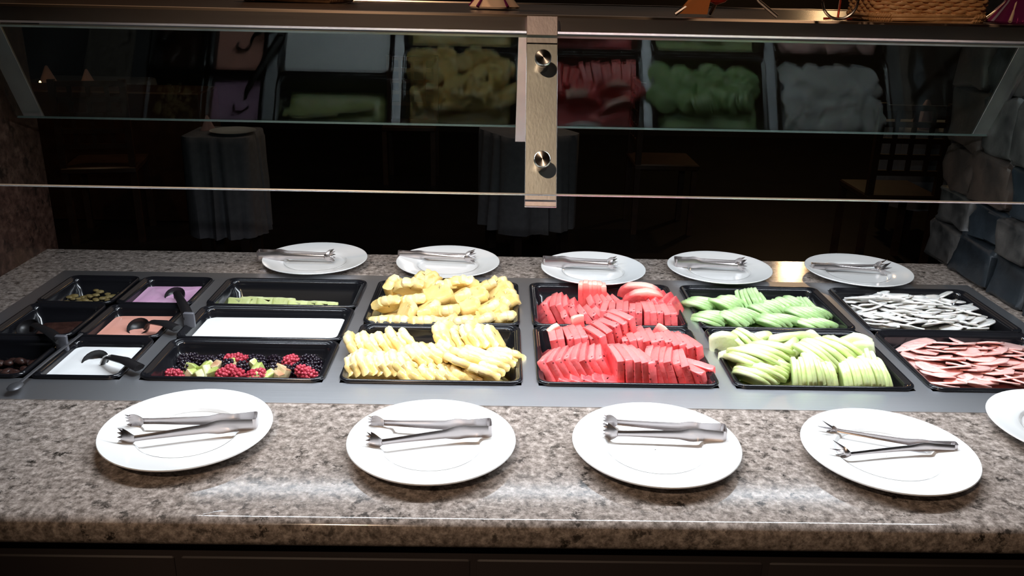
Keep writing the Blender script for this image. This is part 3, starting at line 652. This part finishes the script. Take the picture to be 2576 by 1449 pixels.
# ------------------------------------------------------------------ tongs: a bent strip standing on edge, two arms with toothed claws
def tongs(name_label, group, loc, rz, L=.185, spread=.022, teeth=5, tooth=.008, cup=.013, hinge_w=.013, wmax=.023, tilt=0.0, asym=0.0):
    o = empty('tongs', loc, rz, name_label, 'tongs', group); o.rotation_euler = (0, tilt, rz)
    th = .0011
    xh = L*.5
    def arm(side):
        m = MB(); st = []
        N = 22; Lc = L*.90
        for i in range(N+1):
            t = i/N; x = xh-Lc*t
            y = side*(hinge_w*(1-.25*math.sin(PI*min(1, t/.5))) if t < .25 else hinge_w*.823+(spread-hinge_w*.823)*((t-.25)/.75)**1.15)
            if t < .18: h = wmax*.86
            elif t < .40: h = wmax*(.86+.14*math.sin((t-.18)/.22*PI)-.20*max(0, t-.30)/.1)
            elif t < .9: h = wmax*(.66-.24*(t-.40)/.5)
            else: h = wmax*.42
            st.append((x, y+asym*side*t*.0, h))
        loops = []
        for x, y, h in st:
            zc = wmax*.5
            curv = .0014*side
            loops.append([(x, y, zc-h/2), (x, y+curv, zc-h*.25), (x, y+curv*1.4, zc), (x, y+curv, zc+h*.25), (x, y, zc+h/2),
                          (x, y-th*side, zc+h/2), (x, y+curv-th*side, zc+h*.25), (x, y+curv*1.4-th*side, zc), (x, y+curv-th*side, zc-h*.25), (x, y-th*side, zc-h/2)])
        m.loft(loops, True, True)
        a = m.build('arm', 'tong', o, True, 40)
        # claw: fan of teeth curving inwards from the end of the arm
        ex, ey, eh = st[-1]; zc = wmax*.5
        m = MB(); nt_ = teeth*2; rows = 6; grid = []
        for r_ in range(rows+1):
            t = r_/rows; line = []
            hw = (eh*.5*(1-t)**2 + cup*math.sin(min(1, t*1.15)*PI/2)*1.0)
            for c_ in range(nt_+1):
                v = -1+2*c_/nt_
                ext = 0.0
                if r_ == rows: ext = tooth if c_ % 2 == 1 else -tooth*.15
                xx = ex - t*cup*1.25 - ext*math.cos(v*.9)
                zz = zc + hw*v*math.cos(v*.25) + (ext*math.sin(v*.9) if r_ == rows else 0)
                depth = .0065*(t**.7)*(1-.55*v*v) - .0075*t*t
                yy = ey + side*depth - side*.0030*abs(v)*t
                line.append((xx, yy, zz))
            grid.append(line)
        w_ = nt_+1
        for off in (0, 1):
            vs = [(p[0], p[1]-off*side*th, p[2]) for l in grid for p in l]
            m.add(vs, [(r_*w_+c_, r_*w_+c_+1, (r_+1)*w_+c_+1, (r_+1)*w_+c_) for r_ in range(rows) for c_ in range(nt_)])
        nn = (rows+1)*w_
        bd = [c_ for c_ in range(w_)] + [r_*w_+nt_ for r_ in range(1, rows+1)] + [rows*w_+c_ for c_ in range(nt_-1, -1, -1)] + [r_*w_ for r_ in range(rows-1, 0, -1)]
        for q in range(len(bd)):
            a_, b_ = bd[q], bd[(q+1) % len(bd)]; m.f.append((a_, b_, b_+nn, a_+nn))
        cl = m.build('claw', 'tong', a, True, 40)
    arm(1); arm(-1)
    m = MB(); loops = []
    h = wmax*.86; zc = wmax*.5
    for i in range(13):
        a = -PI/2+PI*i/12; sx = .006
        ca, sa = math.cos(a), math.sin(a)
        ca = math.copysign(abs(ca)**.45, ca); sa_ = math.copysign(abs(sa)**.45, sa)
        x = xh+sx*ca; y = hinge_w*sa_; xi = xh+(sx-th)*ca; yi = (hinge_w-th)*sa_
        loops.append([(x, y, zc-h/2), (x, y, zc+h/2), (xi, yi, zc+h/2), (xi, yi, zc-h/2)])
    m.loft(loops, True, True); m.build('spring_bend', 'tong', o, True, 50)
    return o
def tong_at(px, py, ang, label, group, z=.010, **k):
    p = at(px, py, z+.011); return tongs(label, group, (p.x, p.y, z), math.radians(ang), **k)
G = 'metal tongs on the front plates'
tong_at(480, 1072, 9, 'steel tongs on the leftmost front plate, claws pointing left', G, spread=.027, tilt=-.015, teeth=6, tooth=.005, cup=.0155)
tong_at(1082, 1083, 5, 'steel tongs on the second front plate from the left, claws open', G, spread=.030, tilt=-.015, L=.176, teeth=6, tooth=.005, cup=.0155)
tong_at(1670, 1083, -6, 'steel tongs on the third front plate from the left, claws nearly closed', G, spread=.018, tilt=-.015, L=.176, teeth=6, tooth=.004, cup=.0150)
tong_at(2245, 1112, -5, 'slim steel tongs spread in a V on the fourth front plate', G, spread=.036, hinge_w=.006, wmax=.015, teeth=4, tooth=.019, cup=.010, L=.178, tilt=-.012)
G = 'metal tongs on the rear plates'
tong_at(745, 642, 180, 'steel tongs overhanging the leftmost rear plate', G, spread=.012, L=.175, z=.0145)
tong_at(1097, 640, 176, 'steel tongs on the second rear plate with bright shiny claws', G, spread=.013, hinge_w=.007, L=.178, z=.0145, teeth=4, tooth=.012, wmax=.018)
tong_at(1458, 660, 177, 'steel tongs on the third rear plate, behind the watermelon', G, spread=.014, L=.168, z=.0145)
tong_at(1785, 662, 176, 'steel tongs on the fourth rear plate, behind the deep green melon', G, spread=.016, L=.160, z=.0145)
tong_at(2135, 668, 177, 'slim steel tongs on the rightmost rear plate', G, spread=.018, hinge_w=.006, wmax=.015, teeth=4, tooth=.015, L=.170, z=.0145)

# ------------------------------------------------------------------ sneeze guard
guard = empty('sneeze_guard', (.331, .17, 0), 0, 'long steel framed glass sneeze guard with a shelf on top', 'sneeze guard')
guard.location = (0, 0, 0)
GX0, GX1 = -.84, 1.42
m = MB(); m.box((GX0, -.131, .5985), (GX1, -.101, .6225), .003); m.build('front_bar', 'bar', guard, True, 40)
m = MB(); m.box((GX0, .500, .6015), (GX1, .530, .6225), .003); m.build('rear_bar', 'bar', guard, True, 40)
m = MB(); m.box((GX0, -.104, .606), (GX1, .499, .6205)); m.build('shelf_board', 'shelf_top', guard, False)
BT = Vector((0, -.138, .6225)); BB = aty(1362, 523, -.262); BB.x = 0; _d = (BB-BT).normalized(); _n = Vector((0, _d.z, -_d.y))
FT = BT+_d*.040+_n*.021; FB = BB-_d*.013+_n*.021      # front pane line
RT = Vector((0, .527, .565)); RB = Vector((0, .645, .349))
def pane(name, A, B, x0, x1, th=.006):
    d = (B-A).normalized(); n = Vector((0, d.z, -d.y))
    if n.y > 0 and name: n = n
    def c(x, p, s): q = p+n*s*th/2; return (x, q.y, q.z)
    m = MB(); m.add([c(x0, A, -1), c(x1, A, -1), c(x1, A, 1), c(x0, A, 1), c(x0, B, -1), c(x1, B, -1), c(x1, B, 1), c(x0, B, 1)],
                    [(0, 4, 5, 1), (3, 2, 6, 7), (1, 5, 6, 2), (0, 3, 7, 4)])
    o = m.build(name, 'glass', guard, False)
    for P_, s in ((A, -1), (B, 1)):
        q = P_+d*s*.0007; m = MB(); m.box((x0, -th/2, -.0007), (x1, th/2, .0007))
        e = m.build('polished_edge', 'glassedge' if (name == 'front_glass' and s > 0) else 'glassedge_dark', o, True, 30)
        e.matrix_local = Matrix.Translation((0, q.y, q.z)) @ Matrix.Rotation(math.atan2(n.z, n.y), 4, 'X')
        if name == 'front_glass' and s > 0: e['label'] = 'bright polished edge'
    return d, n
fd, fn = pane('front_glass', FT, FB, GX0+.01, GX1-.01)
rd, rn = pane('rear_glass', RT, RB, GX0+.01, GX1-.01)
fn = -fn if fn.y > 0 else fn     # towards the camera side
rn = rn if rn.y > 0 else -rn     # away from the camera
def bracket(xc, A, B, n, w_, knobs=True, back=.030, mt='steel_bracket', over=.022, up=.0):
    """flat steel plate behind the pane, folded over the bar, with round clamp knobs through the glass"""
    d = (B-A).normalized(); t = .006
    A2 = A-d*up; B2 = B+d*over
    m = MB()
    def c(x, p, s): q = p-n*(back)+n*s; return (x, q.y, q.z)
    x0, x1 = xc-w_/2, xc+w_/2
    m.add([c(x0, A2, 0), c(x1, A2, 0), c(x1, A2, t), c(x0, A2, t), c(x0, B2, 0), c(x1, B2, 0), c(x1, B2, t), c(x0, B2, t)],
          [(0, 1, 2, 3), (0, 4, 5, 1), (3, 2, 6, 7), (1, 5, 6, 2), (0, 3, 7, 4), (4, 7, 6, 5)])
    b = m.build('bracket', mt, guard, False)
    bv = b.modifiers.new('bevel', 'BEVEL'); bv.width = .0008; bv.segments = 2
    if knobs:
        L_ = (B-A).length
        for s in (.16, .80):
            q = A+d*(L_*s)
            m = MB(); m.lathe([(.0001, 0), (.0085, 0), (.0085, back-t)], 24); 
            k = m.build('knob_spacer', 'knob', b, True, 40)
            rot = n.to_track_quat('Z', 'Y').to_matrix().to_4x4()
            k.matrix_local = Matrix.Translation(Vector((xc, q.y, q.z))-n*(back-t)) @ rot
            m = MB(); m.lathe([(.0105, 0), (.0108, .001), (.0108, .009), (.0098, .0102), (.0001, .0104)], 28, cap0=True)
            k = m.build('knob', 'knob', b, True, 40); k.matrix_local = Matrix.Translation(Vector((xc, q.y, q.z))+n*.0045) @ rot
    return b
XB = .331
bracket(XB, FT, FB, fn, .0415, back=.021+.003, up=.038, over=.012)
bracket(XB, RT, RB, rn, .040, back=.020, up=.02, over=.03)
for xb in (-.800, 1.405):
    bracket(xb, RT, RB, rn, .045, back=-.010, up=.02, over=.012, knobs=False)
    bracket(xb, FT, FB, fn, .042, back=.022, up=.03)
# lamps under the shelf
for y, x0, x1, lab in ((.02, -.41, 1.29, 'slim tube lamp housing under the front of the glass shelf'), (.44, -.50, 1.30, 'slim tube lamp housing under the back of the glass shelf')):
    o = empty('shelf_lamp', ((x0+x1)/2, y, .606), 0, lab, 'lamp')
    L_ = (x1-x0)/2
    m = MB(); m.box((-L_, -.028, -.020), (L_, -.0225, 0)); m.box((-L_, .0225, -.020), (L_, .028, 0)); m.box((-L_, -.0225, -.005), (L_, .0225, 0))
    m.box((-L_, -.0225, -.020), (-L_+.01, .0225, -.005)); m.box((L_-.01, -.0225, -.020), (L_, .0225, -.005)); m.build('housing', 'housing', o, False)

# ------------------------------------------------------------------ things on the shelf
SZ = .6225
def basket(loc, w_, d_, h_, label, mt, rz=0, flare=.12):
    o = empty('wicker_basket', loc, rz, label, 'basket', 'wicker baskets on the glass shelf')
    rows = int(h_/.0048); m = MB(); per = 96
    for j in range(rows):
        z = .010+j*.0048; f = 1+flare*z/h_; pts = []
        base = rrect(-w_/2*f, -d_/2*f, w_/2*f, d_/2*f, .022, z, 6)
        # resample the outline evenly
        seg = [(Vector(base[i]), Vector(base[(i+1) % len(base)])) for i in range(len(base))]
        tot = sum((b-a).length for a, b in seg); k = 0; acc = 0
        for q in range(per):
            s = tot*q/per
            while acc+(seg[k][1]-seg[k][0]).length < s and k < len(seg)-1: acc += (seg[k][1]-seg[k][0]).length; k += 1
            a, b = seg[k]; tt = (s-acc)/max(1e-6, (b-a).length); p = a.lerp(b, min(1, tt)); nrm = Vector((p.x, p.y, 0)).normalized()
            pts.append(p+nrm*.0022*(1 if (q//2+j) % 2 else -1)+Vector((0, 0, .0006*math.sin(q*1.3+j))))
        m.tube(pts, .0024, 5, closed=True)
    wv = m.build('weave', mt, o, True, 70); wv['kind'] = 'stuff'
    for z, f in ((.003, 1.0), (.008, 1.02), (h_+.006, 1+flare)):
        for ph in (0, PI):
            pts = []
            for q in range(160):
                b = rrect(-w_/2*f, -d_/2*f, w_/2*f, d_/2*f, .022, z, 39); p = Vector(b[q]); nrm = Vector((p.x, p.y, 0)).normalized()
                pts.append(p+nrm*.0025*math.cos(q*.9+ph)+Vector((0, 0, .0022*math.sin(q*.9+ph))))
            m = MB(); m.tube(pts, .0026, 5, closed=True); m.build('braid_strand', mt, o, True, 70)
    m = MB(); m.box((-w_/2+.004, -d_/2+.004, .002), (w_/2-.004, d_/2-.004, .006)); m.build('base', mt, o, False)
    return o
p = aty(2340, 60, -.09); basket((p.x, -.035, SZ), .155, .115, .11, 'honey coloured wicker basket at the right end of the shelf', 'wicker', 0, .10)
p = at(655, 12, SZ); basket((p.x, .32, SZ), .175, .12, .10, 'brown wicker basket at the left of the shelf', 'wicker_dark', 0, .10)
def glass_vase(loc, label, mats, s=1, flare=1.0):
    o = empty('glass_vase', loc, 0, label, 'vase', 'coloured glass vases on the shelf')
    m = MB(); m.lathe([(.001, .002), (.040*flare, .0), (.042*flare, .003), (.036*flare, .010), (.020, .030), (.012, .045)], 32, wob=lambda a, z: 1+.10*math.cos(5*2*PI*a)); m.build('foot', mats[0], o)
    m = MB(); m.lathe([(.012, .045), (.022, .060), (.038, .085), (.042, .115), (.034, .145), (.030, .150), (.030, .147), (.038, .115), (.018, .065), (.001, .058)], 32, wob=lambda a, z: 1+.04*math.cos(8*2*PI*a)); m.build('bowl', mats[1], o)
    m = MB()
    for k in range(5):
        a = 2*PI*k/5+.3; m.tube([(.014*math.cos(a), .014*math.sin(a), .036), (.026*math.cos(a), .026*math.sin(a), .020), (.043*flare*math.cos(a), .043*flare*math.sin(a), .003)], [.0018, .002, .003], 6)
    m.build('rib', mats[2], o); o.scale = (s, s, s); return o
p = at(1240, 22, SZ); glass_vase((p.x, p.y+.03, SZ), 'pink and red glass vase with a star shaped foot near the centre bracket', ('creamglass', 'redglass', 'purpleglass'), .95)
p = aty(2556, 50, -.06); glass_vase((p.x, -.055, SZ), 'dark purple red glass vase at the far right of the shelf', ('purpleglass', 'purpleglass', 'creamglass'), .9)
# red glass ornament on spread legs
p = aty(1825, 48, -.04)
o = empty('glass_ornament', (p.x, -.04, SZ), 0, 'red and amber glass ornament on a spread legged stand', 'ornament')
m = MB(); m.lathe([(.001, .012), (.012, .016), (.024, .034), (.034, .070), (.036, .100), (.026, .130), (.020, .140), (.001, .142)], 28); q = m.build('glass_body', 'redglass', o); q.location = (-.015, 0, .004)
for k, (ax, ay) in enumerate(((-.075, -.005), (.072, -.010), (-.01, .055))):
    m = MB(); m.tube([(ax, ay, .002), (ax*.62, ay*.6, .022), (ax*.30, ay*.3, .050), (0, 0, .085)], [.0030, .0028, .0028, .0028], 8); m.build('leg', 'bar', o)
m = MB(); m.add([(-.072, -.006, .003), (-.030, -.012, .003), (-.022, -.008, .050), (-.026, 0, .062), (-.072, .000, .003), (-.030, -.008, .003), (-.022, -.004, .050), (-.026, .004, .062)], [(0, 1, 2, 3), (7, 6, 5, 4), (0, 4, 5, 1), (1, 5, 6, 2), (2, 6, 7, 3), (3, 7, 4, 0)])
m.build('amber_fin', 'amberglass', o, False)
# wire ring stand
p = aty(2104, 54, -.10)
o = empty('wire_stand', (p.x, -.105, SZ), 0, 'thin wire stand with a round ring foot beside the right basket', 'wire stand')
R_ = .0245
m = MB(); m.tube([(R_*math.cos(2*PI*k/40), 0, .0022+R_+R_*math.sin(2*PI*k/40)) for k in range(40)], .0020, 8, closed=True); m.build('ring', 'knob', o)
m = MB(); m.tube([(.004, .012, .003+.06*k/6) for k in range(7)], .0016, 8); m.tube([(.004-.02, .012, .002), (.004, .012, .003), (.004+.02, .012, .002)], .0016, 8); m.build('stem', 'redglass', o)

# ------------------------------------------------------------------ side walls beside the counter
def stone_mesh(seed, sx, sy, sz, mt):
    m = MB(); rr = random.Random(seed); nu, nv = 22, 14
    loops = []
    for i in range(nv+1):
        ph = PI*i/nv; loop = []
        for j in range(nu):
            th = 2*PI*j/nu; v = Vector((math.sin(ph)*math.cos(th), math.sin(ph)*math.sin(th), math.cos(ph)))
            e = .24; v = Vector([math.copysign(abs(c)**e, c) for c in v])
            k = 1.04+.20*noise.noise(v*1.4+Vector((seed*7.3, 0, 0)))+.11*noise.noise(v*4+Vector((seed*3.1, 0, 5)))+.05*noise.noise(v*9+Vector((seed, 3, 5)))
            loop.append((v.x*sx/2*k, v.y*sy/2*k, v.z*sz/2*k))
        loops.append(loop)
    m.loft(loops); return m.mesh('stone', mt, True, 40)
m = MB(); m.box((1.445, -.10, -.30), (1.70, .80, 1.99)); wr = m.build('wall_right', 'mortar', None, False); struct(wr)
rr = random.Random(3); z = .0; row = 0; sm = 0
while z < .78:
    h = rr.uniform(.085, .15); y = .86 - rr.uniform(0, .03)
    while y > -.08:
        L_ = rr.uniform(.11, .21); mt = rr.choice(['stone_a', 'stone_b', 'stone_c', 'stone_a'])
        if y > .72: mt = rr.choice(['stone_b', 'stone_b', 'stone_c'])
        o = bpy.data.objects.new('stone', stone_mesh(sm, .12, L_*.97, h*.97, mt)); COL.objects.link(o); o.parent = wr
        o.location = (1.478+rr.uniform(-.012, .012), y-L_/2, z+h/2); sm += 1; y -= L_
    z += h
m = MB(); m.box((-1.15, .50, -.30), (-.868, .80, 1.99), .004); struct(m.build('wall_left', 'granite_brown', None, True, 40))
m = MB(); m.box((-1.15, -.10, -.30), (-.878, .50, 1.99)); struct(m.build('wall_left', 'plaster', None, False))

# ------------------------------------------------------------------ spilt water on the granite
m = MB(); rr = random.Random(2)
outl = [(530, 1255), (560, 1235), (600, 1222), (640, 1216), (690, 1218), (720, 1222), (745, 1236), (775, 1240), (760, 1262), (700, 1275), (640, 1278), (590, 1285), (545, 1288), (510, 1295), (515, 1275)]
pts = [at(x, y, 0) for x, y in outl]; c0 = sum(pts, Vector())/len(pts); n_ = len(pts)
m.add([(q.x, q.y, .0006) for q in pts]+[(c0.x, c0.y, .0007)], [(i, (i+1) % n_, n_) for i in range(n_)])
m.tube([(q.x, q.y, .0003) for q in pts], .0006, 5, closed=True)
tag(m.build('water_puddle', 'wetfilm', None, True, 80), 'thin clear water puddle on the granite by the front edge', 'water')

# ------------------------------------------------------------------ dining room beyond
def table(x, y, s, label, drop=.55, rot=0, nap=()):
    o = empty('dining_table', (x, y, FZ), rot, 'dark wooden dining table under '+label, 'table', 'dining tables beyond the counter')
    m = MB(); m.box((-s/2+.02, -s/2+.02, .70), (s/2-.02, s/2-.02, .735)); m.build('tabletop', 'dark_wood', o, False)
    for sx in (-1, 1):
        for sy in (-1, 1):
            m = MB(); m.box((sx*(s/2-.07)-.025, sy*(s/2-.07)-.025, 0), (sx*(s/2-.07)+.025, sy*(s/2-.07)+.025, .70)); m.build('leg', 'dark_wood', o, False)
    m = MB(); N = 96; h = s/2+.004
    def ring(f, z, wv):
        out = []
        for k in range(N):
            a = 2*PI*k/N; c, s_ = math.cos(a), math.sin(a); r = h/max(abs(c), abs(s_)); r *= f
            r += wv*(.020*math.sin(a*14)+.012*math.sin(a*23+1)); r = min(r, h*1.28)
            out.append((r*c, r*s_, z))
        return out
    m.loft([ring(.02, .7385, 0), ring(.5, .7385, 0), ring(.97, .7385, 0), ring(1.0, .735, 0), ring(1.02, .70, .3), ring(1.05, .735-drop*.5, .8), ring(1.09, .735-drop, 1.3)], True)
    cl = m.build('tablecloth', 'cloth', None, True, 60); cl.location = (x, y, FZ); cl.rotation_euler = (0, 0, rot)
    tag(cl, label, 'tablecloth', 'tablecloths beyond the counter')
def napkin(x, y, z, h, label):
    m = MB(); m.lathe([(h*.5, 0), (h*.36, h*.25), (h*.22, h*.6), (h*.06, h), (.001, h*1.02)], 14, wob=lambda a, zz: 1+.25*math.cos(3*2*PI*a), cap0=True)
    o = m.build('folded_napkin', 'napkin', None, True, 50); o.location = (x, y, z); tag(o, label, 'napkin', 'folded napkins in the dining room')
TZ = FZ+.7395
table(-1.27, 3.45, .36, 'grey white tablecloth seen behind the left half of the glass', .56)
table(.44, 3.70, .46, 'pale cloth hanging down behind the centre bracket', .56, .5)
table(3.10, 4.2, .50, 'pale cloth at the right with peaked napkins', .50)
table(-3.05, 5.6, .9, 'warm lit cloth of the distant table with candles, far left', .5)
for x, y, h, lab in ((2.96, 4.1, .17, 'tall peaked napkin at the right, beside a shorter one'), (3.22, 4.1, .14, 'shorter peaked napkin at the right, near the stone wall'), (-1.37, 3.5, .08, 'small napkin on the cloth behind the left glass'),
                     (.46, 3.6, .16, 'orange lit napkin standing behind the centre bracket'), (-3.2, 5.4, .14, 'warm lit napkin on the distant candle table, left one'), (-2.9, 5.4, .12, 'warm lit napkin on the distant candle table, right one')):
    napkin(x, y, TZ, h, lab)
def plate_far(x, y, lab):
    m = MB(); m.lathe([(.001, .004), (.07, .004), (.12, .018), (.125, .018), (.08, 0), (.001, 0)], 28); o = m.build('side_plate', 'porcelain'); o.location = (x, y, TZ+.0005); tag(o, lab, 'plate')
plate_far(-1.20, 3.40, 'dim plate on the cloth behind the left half of the glass')
for x, y, lab in ((-3.17, 5.22, 'tea light glowing on the distant table, left one'), (-2.93, 5.22, 'tea light glowing on the distant table, right one')):
    o = empty('tea_light', (x, y, TZ), 0, lab, 'candle', 'tea lights on the distant table')
    m = MB(); m.lathe([(.001, 0), (.022, 0), (.024, .03), (.021, .03), (.020, .006), (.001, .006)], 16); m.build('cup', 'creamglass', o)
    m = MB(); m.sphere((0, 0, .034), .009, 8, 6, (1, 1, 1.7)); m.build('flame', 'candle', o)
def chair(x, y, rz, label):
    o = empty('dining_chair', (x, y, FZ), rz, label, 'chair', 'wooden chairs in the dining room')
    m = MB(); m.box((-.21, -.21, .43), (.21, .21, .47), .008); m.build('seat', 'chair_wood', o)
    for sx in (-1, 1):
        m = MB(); m.box((sx*.19-.018, -.20, 0), (sx*.19+.018, -.165, .43)); m.build('leg', 'chair_wood', o, False)
        m = MB(); m.box((sx*.19-.018, .17, 0), (sx*.19+.018, .205, .98)); m.build('leg', 'chair_wood', o, False)
    m = MB()
    for z in (.58, .67, .76, .85, .94): m.box((-.172, .178, z), (.172, .198, z+.030))
    for xx in (-.10, 0, .10): m.box((xx-.012, .180, .60), (xx+.012, .196, .95))
    m.build('lattice_back', 'chair_wood', o, False)
chair(2.55, 3.55, PI, 'wooden lattice back chair at the right hand table')
chair(-2.15, 3.9, PI+.2, 'wooden lattice back chair behind the left glass')
chair(-.45, 5.6, 0, 'wooden lattice back chair at the far side of the left table')
chair(1.35, 4.3, PI/2, 'dark wooden chair right of the centre table')
m = MB(); m.box((-3.0, 4.2, FZ), (-1.65, 4.6, FZ+.85), .01); sb = m.build('sideboard', 'chair_wood'); tag(sb, 'low brown wooden sideboard behind the left half of the glass', 'sideboard')

o = empty('pendant_lamp', (2.93, 6.0, 1.72), 0, 'warm round pendant lamp in the dining room, mirrored in the rear granite', 'lamp')
m = MB(); m.sphere((0, 0, 0), .10, 20, 12); m.build('globe', 'lampglow', o)
m = MB(); m.tube([(0, 0, .09), (0, 0, .279)], .008, 8); m.build('stem', 'steel_dark', o)
